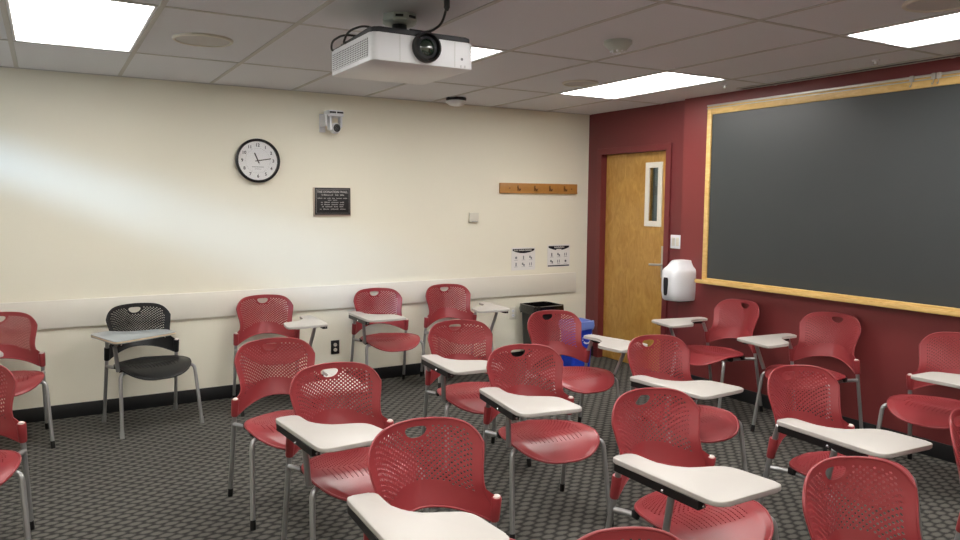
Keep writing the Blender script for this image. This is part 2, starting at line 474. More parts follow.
bm = bmesh.new(); lathe(bm, [(.085, .004), (.085, -.014), (.06, -.02), (.002, -.02)], 32); build('black_ring', bm, M['black'], o)
bm = bmesh.new(); lathe(bm, [(.07, -.018), (.092, -.026), (.088, -.034), (.06, -.056), (.03, -.064), (.002, -.066)], 32); build('dome', bm, M['white'], o)
for x, y, lab in ((4.28, 3.80, 'tiny white sprinkler head beside the light nearest the door'), (4.31, 2.69, 'tiny white sprinkler head near the top right ceiling light')):
    o = empty('sprinkler_head', (x, y, CEIL)); tag(o, lab, 'sprinkler')
    bm = bmesh.new(); lathe(bm, [(.022, .004), (.022, -.003), (.008, -.006), (.008, -.02), (.002, -.02)], 20); build('escutcheon', bm, M['white'], o)
    bm = bmesh.new(); lathe(bm, [(.012, -.02), (.012, -.024), (.002, -.025)], 16); build('deflector', bm, M['silver'], o)
# long slot of the roll-down screen along the blackboard wall
o = empty('screen_slot', (4.53, 1.45, CEIL)); tag(o, 'long dark screen slot with pale metal edges in the ceiling along the blackboard', 'screen slot')
bm = bmesh.new(); box(bm, -.05, -.034, -2.4, 2.42, -.006, .002); box(bm, .022, .036, -2.4, 2.42, -.006, .002); build('metal_edge', bm, M['tbar'], o, smooth=0)
s_ = build('slot', bx(-.034, .022, -2.4, 2.42, -.003, .002), M['black'], o, smooth=0)

# ------------------------------------------------------------ projector
px0, px1, py0, py1, pz0, pz1 = 1.177, 1.655, 2.885, 3.395, CAMZ + .575, CAMZ + .70
pcx, pcy = (px0 + px1) / 2, (py0 + py1) / 2
P = empty('projector', (pcx, pcy, pz0)); tag(P, 'white video projector hanging from the ceiling on a short mount', 'projector')
W2, D2, H = (px1 - px0) / 2, (py1 - py0) / 2, pz1 - pz0
bm = bmesh.new()
prism(bm, round_poly([(-W2, -D2), (W2, -D2), (W2, D2), (-W2, D2)], .03), 0, H - .012, bev=.004)
build('housing', bm, M['white'], P)
bm = bmesh.new(); prism(bm, round_poly([(-W2 + .004, -D2 + .008), (W2 - .004, -D2 + .008), (W2 - .03, D2 - .03), (-W2 + .03, D2 - .03)], .03), H - .012, H + .012, bev=.008)
q = build('top_cover', bm, M['proj_top'], P); q['label'] = 'dark grey top cover'
# side grille: frame and slanted mesh
bm = bmesh.new(); box(bm, -W2 - .0015, -W2 + .002, -D2 + .045, D2 - .03, .018, H - .03)
g = build('side_grille', bm, M['grille'], P, smooth=0); g['label'] = 'dark side vent with pale crossed louvres'
bm = bmesh.new()
for k in range(9):
    z = .02 + k * (H - .052) / 8; box(bm, -W2 - .004, -W2 - .001, -D2 + .045, D2 - .03, z - .0018, z + .0018)
for k in range(22):
    y = -D2 + .05 + k * (2 * D2 - .085) / 21; box(bm, -W2 - .0035, -W2 - .001, y - .0018, y + .0018, .018, H - .03)
build('louvres', bm, M['white'], g, smooth=0)
for x in (-.115, .145): build('panel_seam', bx(x - .0008, x + .0008, -D2 - .0008, -D2 + .002, .004, H - .014), M['mount'], P, smooth=0)
bm = bmesh.new()
for x in (.175, .195): box(bm, x - .001, x + .001, -D2 - .001, -D2 + .001, .004, .014)
lathe(bm, [(.006, -.001), (.006, .001)], 12, 'Y', (.18, -D2, .04))
build('indicator_marks', bm, M['greyink'], P, smooth=0)
lx, lz = .004, .070
bm = bmesh.new(); lathe(bm, [(.063, .004), (.065, -.012), (.062, -.026), (.055, -.028), (.052, -.012), (.048, .002)], 40, 'Y', (lx, -D2, lz))
L = build('lens_barrel', bm, M['black'], P); L['label'] = 'black round lens barrel'
bm = bmesh.new(); lathe(bm, [(.052, -.004), (.048, -.014), (.036, -.017), (.034, -.008)], 40, 'Y', (lx, -D2, lz)); build('inner_ring', bm, M['dark_window'], L)
bm = bmesh.new(); lathe(bm, [(.036, -.010), (.030, -.017), (.018, -.022), (.002, -.024)], 32, 'Y', (lx, -D2, lz)); build('lens', bm, M['lens'], L)
bm = bmesh.new()
box(bm, -.075, .075, -.05, .05, H + .012, H + .03, .004)
tube(bm, [(.02, .05, H + .02), (.03, .07, CEIL - pz0 - .03)], .034, 16)
q = build('mount_arm', bm, M['black'], P)
bm = bmesh.new(); lathe(bm, [(.080, CEIL - pz0 + .0), (.084, CEIL - pz0 - .032), (.07, CEIL - pz0 - .042), (.05, CEIL - pz0 - .044)], 8, 'Z', (.03, .07, 0))
q2 = build('ceiling_plate', bm, M['mount'], P, smooth=20); q2['label'] = 'pale grey ceiling plate'
for a in (-2.0, -1.18):
    bm = bmesh.new(); m4 = Matrix.Translation((.03, .07, CEIL - pz0 - .017)) @ Matrix.Rotation(a, 4, 'Z')
    box(bm, .074, .084, -.018, .018, -.005, .005)
    for v in bm.verts: v.co = m4 @ v.co
    build('mount_slot', bm, M['black'], q2, smooth=0)
# cables
bm = bmesh.new()
def wpt(x, y, z): return (x, y, z)
tube(bm, [Vector(p) for p in fillet([(1.50, 2.845, CEIL), (1.50, 2.85, CEIL - .04), (1.49, 2.87, CEIL - .10), (1.46, 2.93, CEIL - .128), (1.41, 3.02, CEIL - .105)], .06, 8)], .0055, 8)
lathe(bm, [(.013, CEIL), (.013, CEIL - .035), (.006, CEIL - .05)], 12, 'Z', (1.50, 2.845, 0))
tag(build('cable', bm, M['black']), 'black cable curving from the ceiling down to the projector top', 'cable')
bm = bmesh.new()
tube(bm, fillet([(1.30, 3.02, pz1 + .012), (1.22, 3.06, pz1 + .05), (1.17, 3.14, pz1 + .035), (1.175, 3.22, pz1 - .005), (1.21, 3.26, pz1 + .012)], .04, 8), .005, 8)
tube(bm, fillet([(1.24, 3.12, pz1 + .012), (1.17, 3.20, pz1 + .03), (1.15, 3.30, pz1 + .015), (1.17, 3.36, pz1 - .02), (1.22, 3.37, pz1 + .011)], .04, 8), .005, 8)
tag(build('cable', bm, M['black']), 'looped black cables on the left rear of the projector', 'cable')

# ------------------------------------------------------------ blackboard
BY1, BY0, BZ0, BZ1 = 4.245, -0.7, .90, 2.305
B = empty('blackboard', (XB, (BY0 + BY1) / 2, BZ0)); tag(B, 'long dark blackboard in a pale wooden frame on the maroon wall', 'blackboard')
by = (BY0 + BY1) / 2; L2 = (BY1 - BY0) / 2; bh = BZ1 - BZ0
build('writing_surface', bx(-.018, 0, -L2 + .03, L2 - .03, .02, bh - .03), M['slate'], B, smooth=0)
bm = bmesh.new()
box(bm, -.03, 0, L2 - .045, L2, 0, bh, .003); box(bm, -.03, 0, -L2, -L2 + .045, 0, bh, .003)
box(bm, -.03, 0, -L2 + .045, L2 - .045, bh - .07, bh - .008, .003); box(bm, -.03, 0, -L2 + .045, L2 - .045, 0, .03, .003)
build('frame', bm, M['frame_wood'], B)
bm = bmesh.new(); box(bm, -.085, -.03, -L2 - .02, L2 + .025, -.012, .012, .004)
box(bm, -.085, -.078, -L2 - .02, L2 + .025, .012, .020, .002)
build('chalk_ledge', bm, M['frame_wood'], B)
bm = bmesh.new(); box(bm, -.036, 0, -L2, L2, bh - .008, bh + .006, .002); box(bm, -.036, -.029, -L2, L2, bh - .026, bh - .020, .001)
r = build('map_rail', bm, M['silver'], B); r['label'] = 'thin metal map rail along the top edge'
for yy in (2.62, 2.49, 2.46):
    bm = bmesh.new(); y = yy - by
    box(bm, -.052, -.036, y - .012, y + .012, bh - .028, bh + .008, .003); tube(bm, fillet([(-.046, y, bh - .03), (-.05, y, bh - .055), (-.06, y, bh - .062), (-.064, y, bh - .05)], .008), .0025, 6)
    build('map_clip', bm, M['silver'], r)

# ------------------------------------------------------------ things on the right wall
o = empty('towel_dispenser', (XB, 4.448, .725)); tag(o, 'white curved paper towel dispenser on the wall between door and blackboard', 'towel dispenser')
bm = bmesh.new()
rows = [(0.0, .100, .19), (.012, .110, .205), (.08, .115, .22), (.20, .115, .22), (.245, .114, .213), (.262, .108, .202), (.285, .082, .18), (.312, .064, .16), (.330, .058, .14), (.334, .05, .12)]
rings = []
for z, w, d in rows:
    ring = []
    for k in range(29):
        a = pi * k / 28; e = 0.62
        ring.append(bm.verts.new((-d * abs(sin(a)) ** e, w * (1 if cos(a) > 0 else -1) * abs(cos(a)) ** .62, z)))
    rings.append(ring)
for i in range(len(rings) - 1):
    for k in range(28): bm.faces.new((rings[i][k], rings[i][k + 1], rings[i + 1][k + 1], rings[i + 1][k]))
    bm.faces.new((rings[i][28], rings[i][0], rings[i + 1][0], rings[i + 1][28]))
bm.faces.new(rings[0]); bm.faces.new(rings[-1]); bmesh.ops.recalc_face_normals(bm, faces=bm.faces)
build('cover', bm, M['white'], o, smooth=40)
bm = bmesh.new(); pts = []
for z, w0, w1 in ((.045, .016, -.010), (.06, .024, -.018), (.14, .030, -.024), (.18, .030, -.024), (.195, .024, -.018)):
    pts.append((z, w0, w1))
def cov(y, z):
    w, d = .115, .22; c = min(1, abs(y) / w) ** (1 / .62); s = sqrt(max(0, 1 - c * c)); return -d * s ** .62
vv = []
for z, w0, w1 in pts:
    row = []
    for k in range(7):
        y = w1 + (w0 - w1) * k / 6; row.append(bm.verts.new((cov(y, z) - .004, y, z)))
    vv.append(row)
for i in range(len(vv) - 1):
    for k in range(6): bm.faces.new((vv[i][k], vv[i][k + 1], vv[i + 1][k + 1], vv[i + 1][k]))
bmesh.ops.solidify(bm, geom=list(bm.faces), thickness=.003); bmesh.ops.recalc_face_normals(bm, faces=bm.faces)
q = build('level_window', bm, M['dark_window'], o); q['label'] = 'dark smoked level window'
build('towel_outlet', bx(-.16, -.03, -.08, .08, -.008, .002), M['black'], o, smooth=0)

o = empty('light_switch', (XD, 4.625, 1.142)); tag(o, 'white light switch plate on the maroon wall beside the door', 'light switch')
build('switch_plate', bx(-.007, 0, -.06, .06, 0, .116, .003), M['white'], o)
for y in (-.024, .024): build('rocker', bx(-.011, -.006, y - .016, y + .016, .022, .094, .002), M['offwhite'], o)

# ------------------------------------------------------------ things on the cream wall
M['clockface'] = mat('clock_dial', srgb(242, 243, 244), 0.5)
o = empty('wall_clock', (1.425, YW, 1.836)); tag(o, 'round wall clock with black rim and white face on the cream wall', 'clock')
bm = bmesh.new(); lathe(bm, [(.164, 0), (.169, -.03), (.167, -.045), (.158, -.050), (.150, -.044), (.148, -.030), (.147, -.01)], 64, 'Y')
build('rim', bm, M['black'], o)
bm = bmesh.new(); lathe(bm, [(.15, -.005), (.149, -.026), (.002, -.026)], 64, 'Y'); face = build('face', bm, M['clockface'], o)
R90 = Matrix.Rotation(pi / 2, 4, 'X')
bm = bmesh.new()
for hh_ in range(1, 13):
    a = radians(90 - 30 * hh_); text_mesh(bm, str(hh_), .033, Matrix.Translation((.118 * cos(a), -.0275, .118 * sin(a))) @ R90)
for k in range(60):
    a = radians(6 * k); d = .004 if k % 5 else .007
    m4 = Matrix.Rotation(-a, 4, 'Y') @ Matrix.Translation((0, -.0268, .094))
    t0 = len(bm.verts); box(bm, -.0006, .0006, -.0004, .0004, -d / 2, d / 2)
    bm.verts.ensure_lookup_table()
    for v in bm.verts[t0:]: v.co = m4 @ v.co
text_mesh(bm, 'AMERICAN TIME', .011, Matrix.Translation((0, -.0275, -.048)) @ R90) if False else None
box(bm, -.045, .045, -.0272, -.0262, -.049, -.046); box(bm, -.025, .025, -.0272, -.0262, -.064, -.062)
n_ = build('numerals', bm, M['ink'], face, smooth=0)
def hand(name, ang, L_, w, yy, back=.02):
    bm = bmesh.new(); box(bm, -w / 2, w / 2, yy - .0008, yy, -back, L_)
    m4 = Matrix.Rotation(radians(ang), 4, 'Y')
    for v in bm.verts: v.co = m4 @ v.co
    build(name, bm, M['black'], o, smooth=0)
hand('hour_hand', -23, .064, .010, -.030); hand('minute_hand', 80, .100, .007, -.032); hand('second_hand', 158, .03, .002, -.034, .04)
bm = bmesh.new(); lathe(bm, [(.148, -.041), (.148, -.043), (.002, -.045)], 48, 'Y'); build('cover_glass', bm, M['pane'], o)

o = empty('memorial_plaque', (2.02, YW, 1.407)); tag(o, 'small black memorial plaque with metal edge on the cream wall', 'plaque')
build('metal_edge', bx(-.158, .158, -.018, 0, 0, .232, .004), M['plaque_rim'], o)
pl = build('plate', bx(-.148, .152, -.024, -.017, .012, .230, .002), M['brass_plate'], o)
bm = bmesh.new()
def tl(s, size, x, z): text_mesh(bm, s, size, Matrix.Translation((x, -.0248, z)) @ R90)
tl('THE DONATION WALL', .0245, 0, .196); tl('In Memory of', .017, -.045, .172)
rnd = random.Random(5)
def bars(x0, x1, z, h, words):
    n = len(words); tot = sum(words); gap = .012; x = x0; un = (x1 - x0 - gap * (n - 1)) / tot
    for w_ in words:
        L_ = w_ * un; k = max(1, int(L_ / .0065))
        for q in range(k):
            hh_ = h * rnd.choice((.7, .75, 1.0)); a_ = x + q * L_ / k
            box(bm, a_, a_ + L_ / k * .62, -.0252, -.0245, z - h / 2, z - h / 2 + hh_)
        x += L_ + gap
bars(.022, .10, .172, .011, (5, 6)); bars(-.125, .125, .146, .008, (7, 3, 5, 4, 8, 6)); bars(-.04, .04, .131, .008, (5, 6))
bars(-.098, .098, .113, .009, (2, 5, 7, 4)); bars(-.098, .098, .095, .009, (2, 6, 7, 5)); bars(-.09, .092, .078, .009, (2, 7, 4, 4)); bars(-.108, .112, .058, .009, (2, 6, 8, 6))
for (x0, x1, z0, z1) in ((-.136, .14, .216, .2175), (-.136, .14, .024, .0255), (-.1375, -.136, .024, .2175), (.14, .1415, .024, .2175)): box(bm, x0, x1, -.0248, -.0243, z0, z1)
build('lettering', bm, M['plaque_text'], pl, smooth=0)

# camera on the wall
o = empty('wall_camera', (2.015, YW, 2.06)); tag(o, 'white pan and tilt camera on a bracket high on the cream wall', 'security camera')
bm = bmesh.new(); box(bm, -.075, -.02, -.012, 0, .02, .165, .004); box(bm, -.07, -.05, -.16, -.01, .06, .15, .006); box(bm, -.06, .085, -.20, -.03, .135, .152, .004)
build('bracket', bm, M['mount2'] if 'mount2' in M else M['white'], o)
bm = bmesh.new(); prism(bm, round_poly([(-.055, -.205), (.085, -.205), (.085, -.06), (-.055, -.06)], .02), .150, .182, bev=.006)
bs = build('camera_base', bm, M['white'], o)
bm = bmesh.new(); box(bm, -.045, .012, -.2065, -.204, .158, .172); box(bm, .02, .078, -.2065, -.204, .158, .172); build('front_window', bm, M['black'], bs, smooth=0)
build('yoke_arm', bx(-.035, -.012, -.175, -.10, .03, .15, .008), M['white'], o); build('yoke_arm', bx(.062, .082, -.175, -.10, .05, .15, .008), M['white'], o)
bm = bmesh.new(); lathe(bm, [(.005, .055), (.035, .05), (.042, .02), (.042, -.03), (.036, -.045), (.030, -.046)], 28, 'Y', (.026, -.135, .046)); hd = build('camera_head', bm, M['white'], o)
bm = bmesh.new(); lathe(bm, [(.031, .0), (.031, -.053), (.022, -.056), (.018, -.048), (.002, -.046)], 28, 'Y', (.026, -.135, .046)); build('lens', bm, M['black'], hd)
o.scale = (.9, .9, 1.0); o.location.x = 1.99

o = empty('coat_hook_rail', (4.078, YW, 1.612)); tag(o, 'wooden coat hook rail with four pegs on the cream wall beside the door corner', 'coat rack')
bm = bmesh.new(); box(bm, -.448, .448, -.02, 0, 0, .096, .004); box(bm, -.448, .448, -.024, -.018, .0, .014, .002); build('back_board', bm, M['bamboo'], o)
for x in (-.25, -.06, .115, .29):
    bm = bmesh.new(); tube(bm, fillet([(x, -.015, .062), (x, -.035, .045), (x, -.05, .024), (x, -.062, .045)], .02), .006, 8)
    box(bm, x - .009, x + .009, -.024, -.018, .025, .075, .003); build('hook', bm, M['dark_wood'], o)
for x in (-.345, .375):
    bm = bmesh.new(); lathe(bm, [(.007, -.024), (.007, -.019)], 12, 'Y', (x, 0, .048)); build('screw', bm, M['dark_wood'], o)

o = empty('thermostat', (3.354, YW, 1.345)); tag(o, 'small ivory wall sensor box on the cream wall left of the coat hook rail', 'thermostat')
build('housing', bx(-.045, .045, -.028, 0, 0, .085, .005), M['offwhite'], o); build('vent', bx(-.03, .032, -.0285, -.02, .006, .010), M['greyink'], o, smooth=0)

def outlet(name, x, z, m, m2, label):
    o = empty(name, (x, YW, z)); tag(o, label, 'power outlet')
    build('cover_plate', bx(-.036, .036, -.006, 0, 0, .115, .002), m, o)
    for zz in (.036, .079):
        bm = bmesh.new(); lathe(bm, [(.015, -.010), (.015, -.004)], 20, 'Y', (0, 0, zz)); s = build('socket', bm, m2, o)
        bm = bmesh.new(); box(bm, -.006, -.004, -.0108, -.0098, zz - .004, zz + .004); box(bm, .004, .006, -.0108, -.0098, zz - .004, zz + .004); build('slots', bm, M['black'], s, smooth=0)
outlet('power_outlet', 2.034, .26, M['black'], M['offwhite'], 'black power outlet with pale sockets low on the cream wall')
outlet('power_outlet', 3.795, .42, M['offwhite'], M['white'], 'ivory power outlet on the cream wall left of the black bin')

def poster(x0, x1, z0, z1, label, kind):
    cx = (x0 + x1) / 2; w = (x1 - x0) / 2; h = z1 - z0
    o = empty('poster', (cx, YW, z0)); tag(o, label, 'poster')
    sh = build('sheet', bx(-w, w, -.0016, 0, 0, h), M['paper'], o, smooth=0)
    bm = bmesh.new(); n = 14; top = h - .012; hwid = w * .92
    a = [bm.verts.new((-hwid + 2 * hwid * k / n, -.0026, top)) for k in range(n + 1)]
    b = [bm.verts.new((-hwid + 2 * hwid * k / n, -.0026, top - .016 - .026 * (1 - ((k - n / 2) / (n / 2)) ** 2))) for k in range(n + 1)]
    for k in range(n): bm.faces.new((a[k], b[k], b[k + 1], a[k + 1]))
    bmesh.ops.solidify(bm, geom=list(bm.faces), thickness=.0008)
    if kind == 2: box(bm, -w * .95, w * .95, -.0026, -.0015, .006, .018)
    build('header_band', bm, M['ink'], sh, smooth=0)
    bm = bmesh.new()
    if kind == 1: xs = [(-.8, -.45), (-.4, .1), (.15, .7)]
    else: xs = [(-.4, .5)]
    for q0, q1 in xs:
        k = int((q1 - q0) * w / .008)
        for j in range(k):
            u = q0 * w + (q1 - q0) * w * j / k; box(bm, u, u + .0048, -.0034, -.0027, top - .020, top - .009 + .004 * (j % 3 == 0))
    if kind == 2: box(bm, -.03, .03, -.0034, -.0027, top - .045, top - .03)
    build('header_writing', bm, M['paper'], sh, smooth=0)
    bm = bmesh.new(); gap = (h - .075) / 2
    for r in range(2):
        for c in range(3):
            X = (-.62 + .62 * c) * w; Z = .055 + r * gap * .92; s = .017
            kind_ = (r * 3 + c + kind) % 4
            if kind_ == 0: lathe(bm, [(s * .7, -.0028), (s * .7, -.0016)], 14, 'Y', (X, 0, Z))
            elif kind_ == 1: box(bm, X - s * .35, X + s * .35, -.0028, -.0016, Z - s, Z + s)
            elif kind_ == 2: box(bm, X - s, X - s * .1, -.0028, -.0016, Z - s * .3, Z + s * .9); box(bm, X, X + s * .8, -.0028, -.0016, Z - s, Z + s * .2)
            else: box(bm, X - s * .9, X - s * .5, -.0028, -.0016, Z - s * .8, Z + s * .8); box(bm, X + s * .3, X + s * .7, -.0028, -.0016, Z - s * .8, Z + s * .9)
            box(bm, X - s * 1.2, X + s * 1.2, -.0022, -.0016, Z - s * 1.45, Z - s * 1.3)
    build('icons', bm, M['greyink'] if kind == 1 else M['ink2'], sh, smooth=0)
M['ink2'] = mat('soft_black_ink', srgb(90, 90, 96), 0.7)
poster(3.775, 4.045, .885, 1.10, 'white notice sheet with dark header and pale icons, left of the two', 1)
poster(4.19, 4.46, .90, 1.118, 'white notice sheet with dark header and a black bottom line, nearest the maroon corner', 2)

# ------------------------------------------------------------ bins
def rr(x0, x1, y0, y1, r): return round_poly([(x0, y0), (x1, y0), (x1, y1), (x0, y1)], r)
def bin_shell(w, d, h, taper, wall=.006, r=.05):
    bm = bmesh.new()
    lo = rr(-w * taper, w * taper, -d * taper, d * taper, r * taper); hi = rr(-w, w, -d, d, r)
    li = rr(-w * taper + wall, w * taper - wall, -d * taper + wall, d * taper - wall, r * taper); hi2 = rr(-w + wall, w - wall, -d + wall, d - wall, r)
    A = [bm.verts.new((x, y, 0)) for x, y in lo]; Bv = [bm.verts.new((x, y, h)) for x, y in hi]
    Cv = [bm.verts.new((x, y, h)) for x, y in hi2]; Dv = [bm.verts.new((x, y, .01)) for x, y in li]; n = len(A)
    for s, t in ((A, Bv), (Bv, Cv), (Cv, Dv)):
        for k in range(n): bm.faces.new((s[k], s[(k + 1) % n], t[(k + 1) % n], t[k]))
    bm.faces.new(A); bm.faces.new(Dv); bmesh.ops.recalc_face_normals(bm, faces=bm.faces); return bm
def liner(w, d, h, drop, out, r=.05, seed=1, inner=.25):
    rn = random.Random(seed); bm = bmesh.new(); n = 7 * 4
    base = rr(-w, w, -d, d, r)
    def ring(off, z, jit):
        vs_ = []
        for x, y in base:
            L_ = sqrt(x * x + y * y); vs_.append(bm.verts.new((x + x / L_ * (off + rn.uniform(-jit, jit)), y + y / L_ * (off + rn.uniform(-jit, jit)), z + rn.uniform(-jit, jit) * 1.5)))
        return vs_
    R_ = [ring(out, h - drop, .006), ring(out + .004, h - drop * .5, .003), ring(out + .001, h + .004, .003), ring(-.012, h + .006, .003), ring(-.03, h - inner, .006)]
    for s, t in zip(R_, R_[1:]):
        for k in range(len(s)): bm.faces.new((s[k], s[(k + 1) % len(s)], t[(k + 1) % len(s)], t[k]))
    bm.faces.new(R_[-1])
    bmesh.ops.recalc_face_normals(bm, faces=bm.faces); return bm
o = empty('waste_bin', (3.99, 5.64, 0)); tag(o, 'black waste bin with a black liner folded over its rim, against the cream wall', 'waste bin')
build('bin_body', bin_shell(.155, .14, .57, .84), M['bin'], o)
q = build('bin_liner', liner(.155, .14, .57, .075, .014, seed=3), M['bag'], o)
o = empty('recycling_bin', (4.04, 5.17, 0)); tag(o, 'small blue recycling bin with a pale liner, standing by the door corner', 'recycling bin')
build('bin_body', bin_shell(.12, .105, .48, .82, r=.04), M['blue'], o)
q = build('bin_liner', liner(.12, .105, .48, .07, .008, r=.04, seed=8, inner=.08), M['blue_liner'], o); q['label'] = 'pale translucent blue liner over the rim'
bm = bmesh.new()
for k in range(3):
    a0 = radians(90 + 120 * k + 12); pts = [(.05 * cos(a0 + t * radians(80)), 0, .05 * sin(a0 + t * radians(80))) for t in [i / 6 for i in range(7)]]
    tube(bm, pts, .0075, 6, flat=1)
    e = a0 + radians(80); c_ = Vector((.05 * cos(e), 0, .05 * sin(e))); tdir = Vector((-sin(e), 0, cos(e))); nd = Vector((cos(e), 0, sin(e)))
    v = [bm.verts.new(c_ + nd * .016), bm.verts.new(c_ - nd * .016), bm.verts.new(c_ + tdir * .024)]; bm.faces.new(v)
for v in bm.verts: v.co.y *= .12
for v in bm.verts: v.co += Vector((.045, -.099, .34))
rs = build('recycling_symbol', bm, M['paper'], o); rs.location = (0, 0, 0); rs['label'] = 'white three-arrow recycling symbol'

# ------------------------------------------------------------ the chair
HW = smooth_tab([(.44, .222), (.48, .220), (.52, .212), (.55, .199), (.58, .191), (.62, .194), (.66, .203), (.70, .211), (.74, .2145), (.78, .212), (.82, .205)], 60, 6)
YC = smooth_tab([(.44, .190), (.50, .203), (.56, .226), (.65, .247), (.72, .258), (.77, .262), (.82, .262)], 60, 6)
KK = smooth_tab([(.44, .082), (.50, .097), (.58, .108), (.66, .104), (.74, .094), (.82, .086)], 60, 6)
NB0, NB1, NB2 = 5, 24, 3
def back_z(u, row):
    au = abs(u)
    zb = .506 - .060 * au ** 2.3; zl = .575 - .045 * u * u; zt = .796 - .012 * u * u - .072 * au ** 7; zh = zt - .022
    if row <= NB0: t = row / NB0; return zb + (zl - zb) * t
    if row <= NB0 + NB1: t = (row - NB0) / NB1; return zl + (zh - zl) * t
    t = (row - NB0 - NB1) / NB2; return zh + (zt - zh) * t
def back_pt(u, row):
    z = back_z(u, row); hw = interp(HW, z)
    return Vector((u * hw, interp(YC, z) - interp(KK, z) * abs(u) ** 1.65, z))
def grid_shell(S, NU, NV, hole, removed, rad, thick):
    """S(i,j) gives a point for fractional grid indices"""
    bm = bmesh.new(); V = {}
    def v(i, j):
        if (i, j) not in V: V[(i, j)] = bm.verts.new(S(i, j))
        return V[(i, j)]
    for i in range(NU):
        for j in range(NV):
            if removed(i + .5, j + .5): continue
            c = [v(i, j), v(i + 1, j), v(i + 1, j + 1), v(i, j + 1)]
            hr = hole(i, j)
            if not hr: bm.faces.new(c); continue
            rx, ry = hr; ang = [225 + 22.5, 315 - 22.5, 315 + 22.5, 45 - 22.5, 45 + 22.5, 135 - 22.5, 135 + 22.5, 225 - 22.5]
            q = [bm.verts.new(S(i + .5 + rx * cos(radians(a)), j + .5 + ry * sin(radians(a)))) for a in ang]
            bm.faces.new((c[0], c[1], q[1], q[0])); bm.faces.new((c[1], q[2], q[1])); bm.faces.new((c[1], c[2], q[3], q[2])); bm.faces.new((c[2], q[4], q[3]))
            bm.faces.new((c[2], c[3], q[5], q[4])); bm.faces.new((c[3], q[6], q[5])); bm.faces.new((c[3], c[0], q[7], q[6])); bm.faces.new((c[0], q[0], q[7]))
    return bm, V
def make_backrest(sleeve_sides=(-1, 1)):
    NU, NV = 44, NB0 + NB1 + NB2
    HC = (.0, .7565)                                        # hand hole
    def inhole(x, z, g=0.0):
        x, z = x - HC[0], z - HC[1]
        if z > .014 + g or z < -.020 - g: return False
        half = .039 + g - max(0, (.014 - z)) * .5
        return abs(x) < half
    def S(i, j):
        return back_pt(-1 + 2 * i / NU, j)
    def removed(i, j):
        p = S(i, j); return inhole(p.x, p.z)
    def hole(i, j):
        if (i + j) % 2: return None
        if not (NB0 <= j < NB0 + NB1): return None
        u = -1 + 2 * (i + .5) / NU; jj = (j - NB0) / NB1
        lim = .88 - .10 * max(0, jj - .75) * 4
        if abs(u) > lim: return None
        if abs(u) < .8 and j < NB0 + 2 * (1 - abs(u)): return None
        for di in (-.5, .5, 1.5):
            for dj in (-.5, .5, 1.5):
                p = S(i + di, j + dj)
                if inhole(p.x, p.z, .006): return None
        return (.40, .41)
    bm, V = grid_shell(S, NU, NV, hole, removed, None, None)
    # snap hand-hole border onto a smooth rounded trapezoid
    bm.normal_update()
    for (i, j), v in V.items():
        if v.is_boundary and 0 < i < NU and 0 < j < NV:
            x, z = v.co.x - HC[0], v.co.z - HC[1] + .001
            a = math.atan2(z / .018, x / .042)
            # rounded superellipse, narrower at the bottom
            ca, sa = cos(a), sin(a); n = 4.5 if sa > 0 else 2.5
            k = (abs(ca) ** n + abs(sa) ** n) ** (-1 / n)
            nz = (.0165 if sa > 0 else .0225) * k * sa; nx = .0415 * k * ca * (1 - .30 * max(0, -sa)); nz += -.001
            zz = HC[1] + nz; hw = interp(HW, zz); u = (HC[0] + nx) / hw
            v.co = Vector((HC[0] + nx, interp(YC, zz) - interp(KK, zz) * abs(u) ** 1.65, zz))
    bm.normal_update()
    bmesh.ops.recalc_face_normals(bm, faces=bm.faces)
    bmesh.ops.solidify(bm, geom=list(bm.faces), thickness=.0024)
    # raised lip around the outline
    out = []
    for j in range(0, NV + 1): out.append(back_pt(-1, j))
    for i in range(1, NU): out.append(back_pt(-1 + 2 * i / NU, NV))
    for j in range(NV, -1, -1): out.append(back_pt(1, j))
    for i in range(NU - 1, 0, -1): out.append(back_pt(-1 + 2 * i / NU, 0))
    tube(bm, out + [out[0]], .0045, 8, cap=False)
    # sleeves that slip over the uprights
    for s in (-1, 1):
        top = Vector((s * .2295, .099, .535)); bot = Vector((s * .2312, .114, .446))
        lathe_pts = [bot, bot + (top - bot) * .04, bot + (top - bot) * .5, bot + (top - bot) * .94, top]
        tube(bm, lathe_pts, .02, 14, radii=[.0155, .0175, .0185, .0192, .0175])
        # web between shell edge and sleeve
        web = []
        for k in range(7):
            z = .450 + .118 * k / 6; hw = interp(HW, z); e = Vector((s * hw * .985, interp(YC, z) - interp(KK, z), z)); t = bot + (top - bot) * (.03 + .94 * k / 6)
            web.append((e, t + Vector((s * .004, -.006, 0))))
        for off in (-.004, .004):
            vs2 = [(bm.verts.new(a_ + Vector((0, off, 0))), bm.verts.new(b_ + Vector((0, off, 0)))) for a_, b_ in web]
            for (a1, b1), (a2, b2) in zip(vs2, vs2[1:]): bm.faces.new((a1, b1, b2, a2))
            if off < 0: f_ = vs2
            else:
                for (x1, y1), (x2, y2) in ((f_[0], vs2[0]), (f_[-1], vs2[-1])): bm.faces.new((x1, y1, y2, x2))
    bmesh.ops.recalc_face_normals(bm, faces=bm.faces)
    return bm
SW = [(-.308, .018), (-.3065, .045), (-.303, .074), (-.294, .112), (-.278, .148), (-.257, .178), (-.23, .202), (-.19, .221), (-.14, .2305), (-.09, .230), (-.03, .221),
      (.02, .203), (.045, .187), (.068, .162), (.088, .126), (.101, .086), (.109, .046), (.112, .018)]
